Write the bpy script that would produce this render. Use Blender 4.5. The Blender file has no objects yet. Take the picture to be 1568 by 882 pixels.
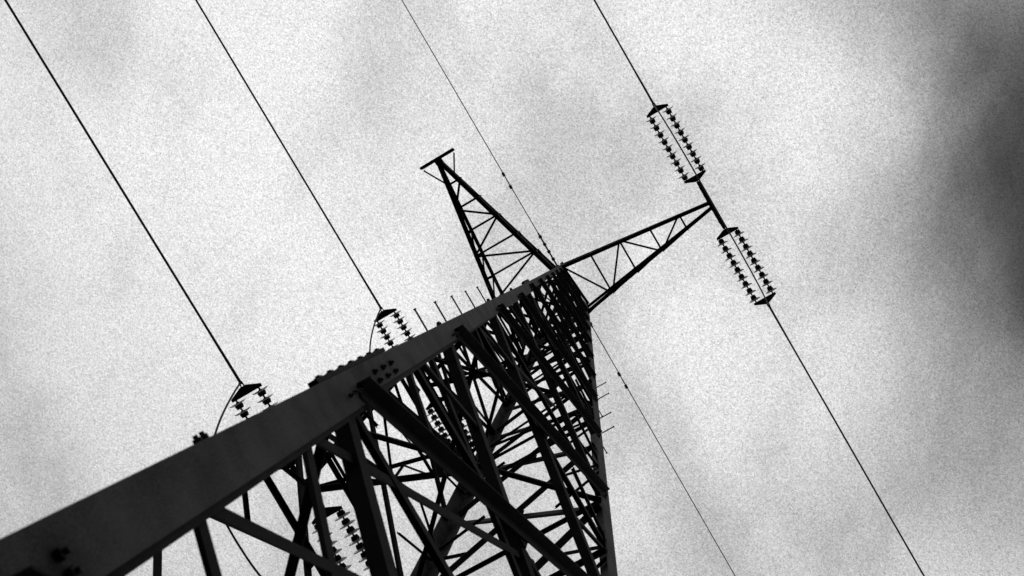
import bpy, math, random
from mathutils import Vector, Matrix
random.seed(7)
V=Vector
scene=bpy.context.scene
# ---------------------------------------------------------------- materials
def steel(name,lo,hi,rough=.6,metal=.25,scale=6,spec=.5):
    m=bpy.data.materials.new(name);m.use_nodes=True
    N=m.node_tree.nodes;L=m.node_tree.links
    b=N['Principled BSDF'];tc=N.new('ShaderNodeTexCoord')
    n1=N.new('ShaderNodeTexNoise');n1.inputs['Scale'].default_value=scale;n1.inputs['Detail'].default_value=6
    n2=N.new('ShaderNodeTexNoise');n2.inputs['Scale'].default_value=150;n2.inputs['Detail'].default_value=2
    L.new(tc.outputs['Object'],n1.inputs['Vector']);L.new(tc.outputs['Object'],n2.inputs['Vector'])
    mx=N.new('ShaderNodeMath');mx.operation='ADD';L.new(n1.outputs['Fac'],mx.inputs[0]);L.new(n2.outputs['Fac'],mx.inputs[1])
    mr=N.new('ShaderNodeMapRange');mr.inputs['From Min'].default_value=.8;mr.inputs['From Max'].default_value=1.2
    mr.inputs['To Min'].default_value=lo;mr.inputs['To Max'].default_value=hi
    L.new(mx.outputs[0],mr.inputs['Value'])
    cb=N.new('ShaderNodeCombineColor')
    for i in range(3):L.new(mr.outputs[0],cb.inputs[i])
    L.new(cb.outputs[0],b.inputs['Base Color'])
    b.inputs['Roughness'].default_value=rough;b.inputs['Metallic'].default_value=metal
    b.inputs['Specular IOR Level'].default_value=spec
    bp=N.new('ShaderNodeBump');bp.inputs['Strength'].default_value=.15;bp.inputs['Distance'].default_value=.01
    L.new(n1.outputs['Fac'],bp.inputs['Height']);L.new(bp.outputs[0],b.inputs['Normal'])
    return m
M_leg=steel('weathered_galvanised_steel',.008,.05,.7,0,3,.12)
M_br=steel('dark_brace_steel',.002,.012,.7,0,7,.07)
M_wire=steel('aluminium_conductor',.03,.06,.6,.2,30,.2)
M_cap=steel('cast_iron_cap',.006,.016,.6,0,30,.15)
M_conc=steel('concrete',.25,.35,.9,0,9)
mg=bpy.data.materials.new('insulator_glass');mg.use_nodes=True
nt=mg.node_tree;nt.nodes.clear()
o=nt.nodes.new('ShaderNodeOutputMaterial');mix=nt.nodes.new('ShaderNodeMixShader');mix2=nt.nodes.new('ShaderNodeMixShader')
tr=nt.nodes.new('ShaderNodeBsdfTranslucent');pb=nt.nodes.new('ShaderNodeBsdfPrincipled');tp=nt.nodes.new('ShaderNodeBsdfTransparent')
tp.inputs[0].default_value=(.8,.8,.8,1)
nz=nt.nodes.new('ShaderNodeTexNoise');nz.inputs['Scale'].default_value=12
cr=nt.nodes.new('ShaderNodeValToRGB');cr.color_ramp.elements[0].color=(.2,.2,.2,1);cr.color_ramp.elements[1].color=(.6,.6,.6,1)
nt.links.new(nz.outputs['Fac'],cr.inputs[0]);nt.links.new(cr.outputs[0],tr.inputs[0]);nt.links.new(cr.outputs[0],pb.inputs['Base Color'])
pb.inputs['Roughness'].default_value=.15
mix.inputs[0].default_value=.4;mix2.inputs[0].default_value=.35
nt.links.new(tr.outputs[0],mix.inputs[1]);nt.links.new(pb.outputs[0],mix.inputs[2])
nt.links.new(mix.outputs[0],mix2.inputs[1]);nt.links.new(tp.outputs[0],mix2.inputs[2]);nt.links.new(mix2.outputs[0],o.inputs[0])
# ---------------------------------------------------------------- mesh helpers
class MB:
    def __init__(s): s.v=[];s.f=[]
    def prism(s,prof0,prof1):
        n=len(prof0);b=len(s.v);s.v+=[tuple(p) for p in prof0]+[tuple(p) for p in prof1]
        for i in range(n):
            j=(i+1)%n;s.f.append((b+i,b+j,b+n+j,b+n+i))
        s.f.append(tuple(b+i for i in reversed(range(n))));s.f.append(tuple(b+n+i for i in range(n)))
    def obj(s,name,mat,parent=None,smooth=False):
        me=bpy.data.meshes.new(name);me.from_pydata(s.v,[],s.f);me.update()
        import bmesh
        bm=bmesh.new();bm.from_mesh(me);bmesh.ops.recalc_face_normals(bm,faces=bm.faces);bm.to_mesh(me);bm.free()
        if smooth:
            for p in me.polygons:p.use_smooth=True
        me.materials.append(mat);ob=bpy.data.objects.new(name,me);scene.collection.objects.link(ob)
        if parent: ob.parent=parent
        return ob
def bar(B,p,q,n,w,t=None,flip=1,off=0):
    """L-section angle from p to q; one flange flat in the plane normal to n, other standing along n*flip"""
    p=V(p);q=V(q);n=V(n);t=t or max(.008,w*.1)
    a=(q-p)
    if a.length<1e-4:return
    a.normalize();n=(n-a*n.dot(a)).normalized();u=a.cross(n)
    p=p+n*off;q=q+n*off
    P=[(-w/2,0),(w/2,0),(w/2,t),(-w/2+t,t),(-w/2+t,w*.9),(-w/2,w*.9)]
    f=lambda c:[c+u*x+n*(y*flip) for x,y in P]
    B.prism(f(p),f(q))
def rod(B,p,q,r,seg=8,r2=None):
    p=V(p);q=V(q);a=(q-p).normalized();u=a.orthogonal().normalized();v=a.cross(u);r2=r2 or r
    f=lambda c,R:[c+(u*math.cos(i*2*math.pi/seg)+v*math.sin(i*2*math.pi/seg))*R for i in range(seg)]
    B.prism(f(p,r),f(q,r2))
def box(B,c,ex,ey,ez):
    c=V(c);ex=V(ex);ey=V(ey);ez=V(ez)
    f=lambda s:[c+ex*a+ey*b+ez*s for a,b in((-1,-1),(1,-1),(1,1),(-1,1))]
    B.prism(f(-1),f(1))
def tube(B,pts,r,seg=8):
    b=len(B.v);n=len(pts)
    for i,p in enumerate(pts):
        p=V(p);a=(V(pts[min(i+1,n-1)])-V(pts[max(i-1,0)])).normalized()
        u=a.cross(V((1,.01,.0))).normalized();v=a.cross(u)
        for k in range(seg):
            th=k*2*math.pi/seg;B.v.append(tuple(p+(u*math.cos(th)+v*math.sin(th))*r))
    for i in range(n-1):
        for k in range(seg):
            j=(k+1)%seg;B.f.append((b+i*seg+k,b+i*seg+j,b+(i+1)*seg+j,b+(i+1)*seg+k))
def revolve(B,p,a,prof,seg=18):
    p=V(p);a=V(a).normalized();u=a.orthogonal().normalized();v=a.cross(u);b=len(B.v)
    for h,r in prof:
        for k in range(seg):
            th=k*2*math.pi/seg;B.v.append(tuple(p+a*h+(u*math.cos(th)+v*math.sin(th))*r))
    for i in range(len(prof)-1):
        for k in range(seg):
            j=(k+1)%seg;B.f.append((b+i*seg+k,b+i*seg+j,b+(i+1)*seg+j,b+(i+1)*seg+k))
def empty(name,loc=(0,0,0)):
    e=bpy.data.objects.new(name,None);e.empty_display_size=.5;scene.collection.objects.link(e);return e
# ---------------------------------------------------------------- pylon
Bh,T,H=2.353,.8,34.4966
ZT=36.0
def W(z): return Bh+(T-Bh)*z/H if z<=H else T-.02*(z-H)
pyl=empty('electricity_pylon')
legs=MB();br=MB();arms=MB();det=MB()
secs=[(0,9.1,.25,.022),(8.7,22.9,.205,.02),(22.5,ZT,.16,.016)]
for sx in(1,-1):
    for sy in(1,-1):
        near=(sx>0 and sy<0);far=(sx<0 and sy>0)
        for z0,z1,w,t in secs:
            wx=w*(.3 if near else 1)      # unequal angle on the climbing leg
            wy=w
            if far: wx=wy=w*1.3
            def prof(z,wx=wx,wy=wy):
                h=W(z)
                return [V((sx*(h-a),sy*(h-b),z)) for a,b in((0,0),(wx,0),(wx,t),(t,t),(t,wy),(0,wy))]
            legs.prism(prof(z0),prof(z1))
        # backing angle behind the main flange
        for z0,z1,w0,w1 in ((0,9.4,.3,.28),(9.4,16.5,.25,.22)):
            if not near: continue
            f=lambda z,w:[V((sx*(W(z)-a),sy*(W(z)-b),z)) for a,b in((.026,.05),(.07,.05),(.07,.065),(.04,.065),(.04,w),(.026,w))]
            br.prism(f(z0,w0),f(z1,w1))
faces=[(V((1,0,0)),V((0,1,0))),(V((0,1,0)),V((-1,0,0))),(V((-1,0,0)),V((0,-1,0))),(V((0,-1,0)),V((1,0,0)))]
def fp(n,t,s,z,inset=.1,off=0.0):
    w=W(z);return n*(w+off)+t*(s*(w-inset))+V((0,0,z))
nodes=[0.3,4.3,8.5,12.8,16.8,20.0,22.7,25.0,27.2,29.2,31.0,32.8,34.5,ZT]
def bolt(p,n,r=.02,h=.03):
    rod(det,V(p),V(p)+V(n)*h,r,6);rod(det,V(p)+V(n)*h*.6,V(p)+V(n)*h*1.7,r*.55,6)
for fi,(n,t) in enumerate(faces):
    for i in range(len(nodes)-1):
        z0,z1=nodes[i],nodes[i+1]
        w=.115 if z1<17 else (.1 if z1<23 else .085)
        ws=w*.62
        ins=.15 if z1<23 else .08
        a0,a1=fp(n,t,-1,z0+.1,ins),fp(n,t,1,z1-.1,ins)
        b0,b1=fp(n,t,1,z0+.1,ins),fp(n,t,-1,z1-.1,ins)
        if fi==3:       # climbing face: both diagonals bolted on the inside
            bar(br,a0,a1,n,w*.8,flip=-1,off=-.045);bar(br,b0,b1,n,w*.8,flip=-1,off=-.075)
        else:
            bar(br,a0,a1,n,w,flip=1,off=.006)
            bar(br,b0,b1,n,w,flip=-1,off=-.028)
            for p in (a0,a1,b0,b1):
                for k in(-1,1): bolt(p+V((0,0,.05*k))+n*.012,n,.015,.022)
        if any(abs(z0-q)<.01 for q in(8.5,16.8,22.7,31.0,34.5)) and not (fi==3 and i==2):
            bar(br,fp(n,t,-1,z0,ins),fp(n,t,1,z0,ins),n,ws*1.1,flip=-1,off=-.05)
        w0,w1=W(z0),W(z1);tc=w0/(w0+w1);X=a0.lerp(a1,tc);zc=X.z
        box(br,X+n*(-.008 if fi!=3 else -.06),t*.09,n*.006,V((0,0,.11)))
        if i in(1,2,3,5) and not (i==1 and fi in(0,3)):
            bar(br,fp(n,t,-1,zc,ins*.6),fp(n,t,1,zc,ins*.6),n,ws*1.1,flip=-1,off=-.045)
        if z1<23.5:
            if not ((fi==0 and i<=1) or (fi==3 and i<=2)):
              for sgn in (-1,1):
                lo=(a0 if sgn<0 else b0).lerp(a1 if sgn<0 else b1,tc*.5)
                hi=(b1 if sgn<0 else a1).lerp(b0 if sgn<0 else a0,(1-tc)*.5)
                bar(br,lo,fp(n,t,sgn,zc-.2,ins*.6),n,ws*.75,flip=-1,off=-.04)
                bar(br,hi,fp(n,t,sgn,zc+.2,ins*.6),n,ws*.75,flip=-1,off=-.04)
        elif i%2==0:
            bar(br,fp(n,t,-1,z0,ins),fp(n,t,1,zc,ins),n,ws,flip=-1,off=-.05)
            bar(br,fp(n,t,1,zc,ins),fp(n,t,-1,z1,ins),n,ws,flip=-1,off=-.05)
n,t=faces[0]
mid=lambda za,zb,k:fp(n,t,-1,za,.12).lerp(fp(n,t,1,zb,.12),k)
for za,zb,k in ((5.9,10.8,.5),(7.5,13.0,.62),(5.9,3.4,.45),(7.5,3.2,.5),(14.9,19.2,.6),(11.6,8.9,.8)):
    bar(br,fp(n,t,-1,za,.2),mid(za,zb,k),n,.07,flip=-1,off=-.06)
for z in (8.5,16.8,22.7,27.2,31.0,34.5):
    w=W(z)-.08
    bar(br,(w,w,z-.03),(-w,-w,z-.03),(0,0,1),.07);bar(br,(w,-w,z-.06),(-w,w,z-.06),(0,0,1),.07)
# peak
ZE=41.34
for sx in(1,-1):
    for sy in(1,-1):
        w=W(ZT);bar(arms,(sx*w,sy*w,ZT),(sx*.06,sy*.06,ZE),(sx,0,0),.1,flip=-1)
for k in range(4):
    f0=k/4;f1=(k+1)/4
    for (n,t) in faces:
        w0=W(ZT)*(1-f0)+.06*f0;w1=W(ZT)*(1-f1)+.06*f1
        z0=ZT+(ZE-ZT)*f0;z1=ZT+(ZE-ZT)*f1
        s=1 if k%2 else -1
        bar(arms,n*w0+t*s*w0+V((0,0,z0)),n*w1-t*s*w1+V((0,0,z1)),n,.05,flip=-1)
def splice(sx,sy,z0,z1,w,nb):
    zc=(z0+z1)/2;h=W(zc)
    sl=V((sx*(W(z1)-W(z0)),sy*(W(z1)-W(z0)),z1-z0))/2
    ww=w*.3 if (sx>0 and sy<0) else w
    box(br,(sx*(h-ww*.55),sy*(h+.018),zc),(ww*.42,0,0),(0,.016,0),sl)
    for i in range(nb):
        z=z0+(z1-z0)*(i+.5)/nb;hh=W(z)
        bolt((sx*(hh-ww*.5),sy*(hh+.03),z),(0,sy,0),.03,.012)
        if i>=nb-3:
            for k in(.38,.66):
                bolt((sx*hh,sy*(hh-w*k),z),(sx,0,0),.022,.022)
for sx in(1,-1):
    for sy in(1,-1):
        splice(sx,sy,8.0,9.9,.25,7);splice(sx,sy,22.2,23.4,.19,5)
        for z in (6.2,12.6,16.8,20.0):
            hh=W(z)
            for dz in(-.035,.035): bolt((sx*(hh-.04),sy*hh,z+dz),(0,sy,0),.022,.022)
        for k in (.12,.19):
            bolt((sx*W(4.75),sy*(W(4.75)-k),4.75),(sx,0,0),.024,.03)
def pin(p,d):
    rod(det,p,p+d*.24,.010,6);rod(det,p+d*.225,p+d*.24,.017,6)
for k in range(7):
    z=11.9+1.15*k;h=W(z);pin(V((h-.04,-h,z)),V((0,-1,0)))
for k in range(4):
    z=20.2+1.3*k;h=W(z)
    if k%2: pin(V((h,h-.04,z)),V((1,0,0)))
    else: pin(V((h-.05,h,z)),V((0,1,0)));pin(V((h,h-.04,z+.3)),V((1,0,0)))
# ---------------------------------------------------------------- cross-arms
def arm(r1,r2,u1,u2,tip,N,c=.12,s=.055,tw=.12):
    r1,r2,u1,u2,tip=map(V,(r1,r2,u1,u2,tip))
    side=(r2-r1).normalized();t1=tip-side*tw;t2=tip+side*tw;up=V((0,0,1))
    out=(tip-(r1+r2)/2).normalized()
    bar(arms,r1,t1,-side,c,flip=-1);bar(arms,r2,t2,side,c,flip=-1)
    bar(arms,u1,t1+up*.14,-side,c*.8,flip=-1);bar(arms,u2,t2+up*.14,side,c*.8,flip=-1)
    for i in range(N):
        a,b=i/N,(i+1)/N
        A1,A2,B1,B2=r1.lerp(t1,a),r2.lerp(t2,a),r1.lerp(t1,b),r2.lerp(t2,b)
        X1,X2=u1.lerp(t1,b),u2.lerp(t2,b)
        if i: bar(arms,A1,A2,up,s,off=.01)
        if i<N-1:
            if i%2==0:bar(arms,A1,B2,up,s,off=.03)
            else:bar(arms,A2,B1,up,s,off=.03)
            bar(arms,B1,X1,side,s*.9);bar(arms,B2,X2,side,s*.9)
            bar(arms,A1,X1,side,s*.9,off=.02);bar(arms,A2,X2,side,s*.9,off=-.02)
    box(arms,tip+up*.05,side*(tw+.03),out*.06,up*.07)
w=W(34.5);wu=W(35.9)
L1,L2,L3,L4=5.371,3.4617,4.4065,4.90
Z2,Z3,Z4=30.9934,22.6843,31.5581
YA=-.18; XP=-.3
arm((w,-w,34.5),(w,w,34.5),(wu,-wu,35.9),(wu,wu,35.9),(L1,YA,34.5),5)
w=W(Z2);wu=W(Z2+1.6);arm((-w,w,Z2),(-w,-w,Z2),(-wu,wu,Z2+1.6),(-wu,-wu,Z2+1.6),(-L2,0,Z2),4)
w=W(Z3);wu=W(Z3+2);arm((-w,w,Z3),(-w,-w,Z3),(-wu,wu,Z3+2),(-wu,-wu,Z3+2),(-L3,0,Z3),4)
w=W(Z4);wu=W(Z4+1.3);arm((-w,-w,Z4),(w,-w,Z4),(-wu,-wu,Z4+1.3),(wu,-wu,Z4+1.3),(XP,-L4,Z4),6,tw=.07)
bar(arms,(XP-.5,-L4-.04,Z4+.02),(XP+.5,-L4-.04,Z4+.02),(0,-1,0),.1)
for s in(-1,1):
    bar(arms,(XP+s*.47,-L4,Z4+.02),(XP+s*.13,-L4+.6,Z4+.02),(0,0,1),.04)
    rod(det,(XP+s*.48,-L4-.08,Z4-.08),(XP+s*.48,-L4-.08,Z4+.1),.04)
legs.obj('legs',M_leg,pyl);br.obj('lattice_bracing',M_br,pyl);arms.obj('cross_arms',M_br,pyl)
ft=MB()
for sx in(1,-1):
    for sy in(1,-1):
        c=V((sx*Bh,sy*Bh,0))
        f=lambda z,r:[c+V((a*r,b*r,z)) for a,b in((-1,-1),(1,-1),(1,1),(-1,1))]
        ft.prism(f(-.5,.55),f(.12,.55));ft.prism(f(.12,.5),f(.28,.34))
ft.obj('concrete_footings',M_conc,pyl)
# ---------------------------------------------------------------- insulators
GW=.5228
def strings(tip,sg,ye,y0,nd=9,slope=.025):
    e=empty('insulator_string')
    cap=MB();shed=MB();fit=MB()
    tip=V(tip);a=V((0,sg,-slope)).normalized();X=V((1,0,0));hw=GW/2*1.0
    P=lambda d,x=0:tip+a*d+X*x
    for k in range(3):
        d0=.1+k*(y0-.25)/3
        for s in(-1,1): rod(fit,P(d0,s*.035),P(d0+(y0-.2)/3,s*.035),.016)
        rod(fit,P(d0,-.06),P(d0,.06),.028)
    rod(fit,P(.08),P(y0-.1),.02)
    def yoke(d0,d1):
        n=a.cross(X).normalized()*.014;e2=.06 if d1>d0 else -.06
        prof=[P(d0,-.06),P(d0,.06),P(d1,hw+.08),P(d1+e2,hw+.08),P(d1+e2,-hw-.08),P(d1,-hw-.08)]
        fit.prism([p-n for p in prof],[p+n for p in prof])
    yoke(y0-.12,y0);yend=ye-.22;yoke(yend+.12,yend)
    sp=(yend-y0-.12)/nd
    for s in(-1,1):
        rod(fit,P(y0,s*hw),P(yend,s*hw),.02)
        for i in range(nd):
            c=P(y0+.06+sp*(i+.5),s*hw)
            revolve(cap,c,a,[(-sp*.46,.02),(-sp*.44,.07),(-sp*.06,.088),(.0,.08),(sp*.14,.055),(sp*.3,.03)],12)
            revolve(shed,c,a,[(0,.05),(.012,.12),(.03,.165),(.044,.176),(.038,.16),(.022,.12),(.03,.1),(.012,.07),(.006,.05)],20)
    for s in(-1,1): rod(fit,P(yend+.1,s*.03),P(ye,s*.03),.014)
    rod(fit,P(ye-.06),P(ye+.3),.034,8,.024)
    cap.obj('caps',M_cap,e,True);shed.obj('glass_sheds',mg,e,True);fit.obj('yoke_plates',M_cap,e)
arms_def=[(L1,34.45,3.3,.9,0,9,YA),(-L2,Z2-.1,2.35,.55,.0,8,0),(-L3,Z3-.1,2.42,.62,.12,8,0)]
S=.0416
for x,z,ye,y0,dx,nd,oy in arms_def:
    for sg in(-1,1):
        xx=x+(dx if sg>0 else 0)
        strings((xx,oy,z),sg,ye,y0,nd)
        wr=MB();pts=[]
        for i in range(61):
            d=(i/60)**1.6*240;pts.append((xx,oy+sg*(ye+d),z-.025*ye-S*d*(1-d/250)))
        tube(wr,pts,.025);rod(wr,pts[0],V(pts[0])+V((0,sg*1.4,-S*1.4)),.032,8,.025)
        wr.obj('power_line',M_wire,None,True)
    jm=MB();pts=[]
    sag=1.5 if x>0 else 2.9
    for i in range(61):
        u=-1+i/30;pts.append((x+dx*(u+1)/2-(.35 if x<0 else 0)*(1-u*u),oy+u*(ye-.02),z-.025*ye-sag*(1-abs(u)**3.6)))
    tube(jm,pts,.02);jm.obj('jumper_cable',M_wire,None,True)
    bar(det,(x,oy-.6,z-.01),(x+dx,oy+.6,z-.01),(0,0,1),.11)
det.obj('bolts_and_fittings',M_cap,pyl)
# earth wire
wr=MB()
for sg in(-1,1):
    pts=[]
    for i in range(61):
        d=(i/60)**1.6*240;pts.append((0,sg*d,ZE-S*d*(1-d/250)))
    tube(wr,pts,.016)
    rod(wr,(0,sg*.3,ZE-.02),(0,sg*1.9,ZE-.08),.03)
    for k in range(5): rod(wr,(0,sg*(.5+.3*k),ZE-.02-.012*k),(0,sg*(.6+.3*k),ZE-.025-.012*k),.06)
    y=4.0;zz=ZE-S*y
    rod(wr,(.0,sg*(y-.22),zz-.1),(0,sg*(y+.22),zz-.1),.012);rod(wr,(0,sg*y,zz),(0,sg*y,zz-.1),.02)
    for q in(-1,1): rod(wr,(0,sg*y+q*.18,zz-.1),(0,sg*y+q*.32,zz-.1),.05)
wr.obj('lightning_ground_wire',M_wire,None,True)
# ---------------------------------------------------------------- ground
me=bpy.data.meshes.new('ground');R=3000
vs=[];fs=[];n=40
for i in range(n+1):
    for j in range(n+1):
        f=lambda k:math.copysign(abs(2*k/n-1)**2.5,2*k/n-1)*R
        vs.append((f(i),f(j),0))
for i in range(n):
    for j in range(n):
        a=i*(n+1)+j;fs.append((a,a+n+1,a+n+2,a+1))
me.from_pydata(vs,[],fs);g=bpy.data.objects.new('ground',me);scene.collection.objects.link(g)
me.materials.append(steel('meadow_grass',.03,.07,.95,0,1.5,.1))
# ---------------------------------------------------------------- sky
w=bpy.data.worlds.new('World');scene.world=w;w.use_nodes=True
N=w.node_tree.nodes;L=w.node_tree.links;N.clear()
out=N.new('ShaderNodeOutputWorld');bg=N.new('ShaderNodeBackground');bg.inputs[1].default_value=.1
L.new(bg.outputs[0],out.inputs[0])
sky=N.new('ShaderNodeTexSky');sky.sky_type='NISHITA';sky.sun_disc=False
sky.sun_elevation=math.radians(55);sky.sun_rotation=math.radians(230)
bw=N.new('ShaderNodeRGBToBW');L.new(sky.outputs[0],bw.inputs[0])
tc=N.new('ShaderNodeTexCoord');sep=N.new('ShaderNodeSeparateXYZ');L.new(tc.outputs['Generated'],sep.inputs[0])
def math_(op,a,b=None,clamp=False):
    m=N.new('ShaderNodeMath');m.operation=op;m.use_clamp=clamp
    for i,x in enumerate((a,b)):
        if x is None:continue
        if isinstance(x,(int,float)):m.inputs[i].default_value=x
        else:L.new(x,m.inputs[i])
    return m.outputs[0]
zz=math_('MAXIMUM',sep.outputs[2],.06)
gx=math_('DIVIDE',sep.outputs[0],zz);gy=math_('DIVIDE',sep.outputs[1],zz)
c30,s30=math.cos(math.radians(30)),.5
r=math_('ADD',math_('MULTIPLY',gx,c30),math_('MULTIPLY',gy,s30))
d=math_('ADD',math_('MULTIPLY',gx,-s30),math_('MULTIPLY',gy,c30))
cv=N.new('ShaderNodeCombineXYZ');L.new(r,cv.inputs[0]);L.new(d,cv.inputs[1])
def noise(scale,detail,dist=0,off=(0,0,0),rough=.55,stretch=(1,1,1),rotz=0):
    mp=N.new('ShaderNodeMapping');mp.inputs['Location'].default_value=off;mp.inputs['Scale'].default_value=stretch
    mp.inputs['Rotation'].default_value=(0,0,rotz);L.new(cv.outputs[0],mp.inputs[0])
    t=N.new('ShaderNodeTexNoise');t.inputs['Scale'].default_value=scale;t.inputs['Detail'].default_value=detail
    t.inputs['Distortion'].default_value=dist;t.inputs['Roughness'].default_value=rough;L.new(mp.outputs[0],t.inputs[0]);return t.outputs['Fac']
def mr(v,a,b,c,e,smooth=True):
    m=N.new('ShaderNodeMapRange');m.interpolation_type='SMOOTHSTEP' if smooth else 'LINEAR'
    for k,x in zip(('From Min','From Max','To Min','To Max'),(a,b,c,e)):m.inputs[k].default_value=x
    L.new(v,m.inputs['Value']);return m.outputs[0]
def ell(rc,dc,a,b):
    x=math_('DIVIDE',math_('SUBTRACT',r,rc),a);y=math_('DIVIDE',math_('SUBTRACT',d,dc),b)
    return math_('SQRT',math_('ADD',math_('MULTIPLY',x,x),math_('MULTIPLY',y,y)))
n1=noise(3.4,5,.15,(8.1,4.6,0),.5);n2=noise(8.5,8,.2,(7,2,0),.56,(1,.65,1),math.radians(35))
base=mr(math_('ADD',math_('MULTIPLY',n1,.5),math_('MULTIPLY',n2,.5)),.35,.57,5.4,8.0)
base=math_('MULTIPLY',base,mr(ell(-.12,-.02,.64,.52),.3,1.1,1.04,.74))
n3=noise(5,8,.2,(1.4,5.2,0),.55,(1,.6,1),math.radians(40))
fray=math_('MULTIPLY',math_('SUBTRACT',n3,.5),.8)
dark=mr(math_('ADD',ell(.375,.055,.285,.29),fray),.22,.98,.085,1.0)
# thinner grey veils trailing off the bank
dark=math_('MULTIPLY',dark,mr(math_('ADD',ell(.31,-.16,.24,.14),fray),.25,1.1,.45,1.0))
dark=math_('MULTIPLY',dark,mr(math_('ADD',ell(.36,.25,.2,.13),fray),.3,1.1,.62,1.0))
vor=N.new('ShaderNodeTexVoronoi');vor.inputs['Scale'].default_value=1050;L.new(cv.outputs[0],vor.inputs['Vector'])
vs_=N.new('ShaderNodeSeparateColor');L.new(vor.outputs['Color'],vs_.inputs[0])
grain=math_('ADD',vs_.outputs[0],vs_.outputs[1]);grain=mr(grain,0,2,.62,1.38,False)
val=math_('MULTIPLY',math_('MULTIPLY',base,dark),grain)
val=math_('ADD',val,math_('MULTIPLY',bw.outputs[0],.06))
L.new(val,bg.inputs[0])
sun=bpy.data.lights.new('sun','SUN');sun.energy=.6;sun.angle=math.radians(20);sun.color=(1,.99,.98)
so=bpy.data.objects.new('sun',sun);scene.collection.objects.link(so)
el,az=math.radians(55),math.radians(230)
dv=V((math.sin(az)*math.cos(el),math.cos(az)*math.cos(el),math.sin(el)))
so.rotation_euler=(-dv).to_track_quat('-Z','Y').to_euler();so.location=dv*50
# ---------------------------------------------------------------- camera
a=.5235
Mz=Matrix(((math.cos(a),math.sin(a),0),(-math.sin(a),math.cos(a),0),(0,0,1)))
wv=V((.1062,.1111,0))
MM=Matrix.Rotation(wv.length,3,wv.normalized())@Mz
right,down,fwd=MM[0],MM[1],MM[2]
rot=Matrix((right,-down,-fwd)).transposed()
cam=bpy.data.cameras.new('camera');co=bpy.data.objects.new('camera',cam);scene.collection.objects.link(co)
co.matrix_world=Matrix.Translation((4.2087,-2.1518,1.6))@rot.to_4x4()
cam.sensor_width=36;cam.lens=1755.75/1568*36;cam.clip_start=.05;cam.clip_end=6000
cam.dof.use_dof=True;cam.dof.focus_distance=30;cam.dof.aperture_fstop=3.5
scene.camera=co
scene.view_settings.view_transform='Standard';scene.view_settings.look='None';scene.view_settings.exposure=0
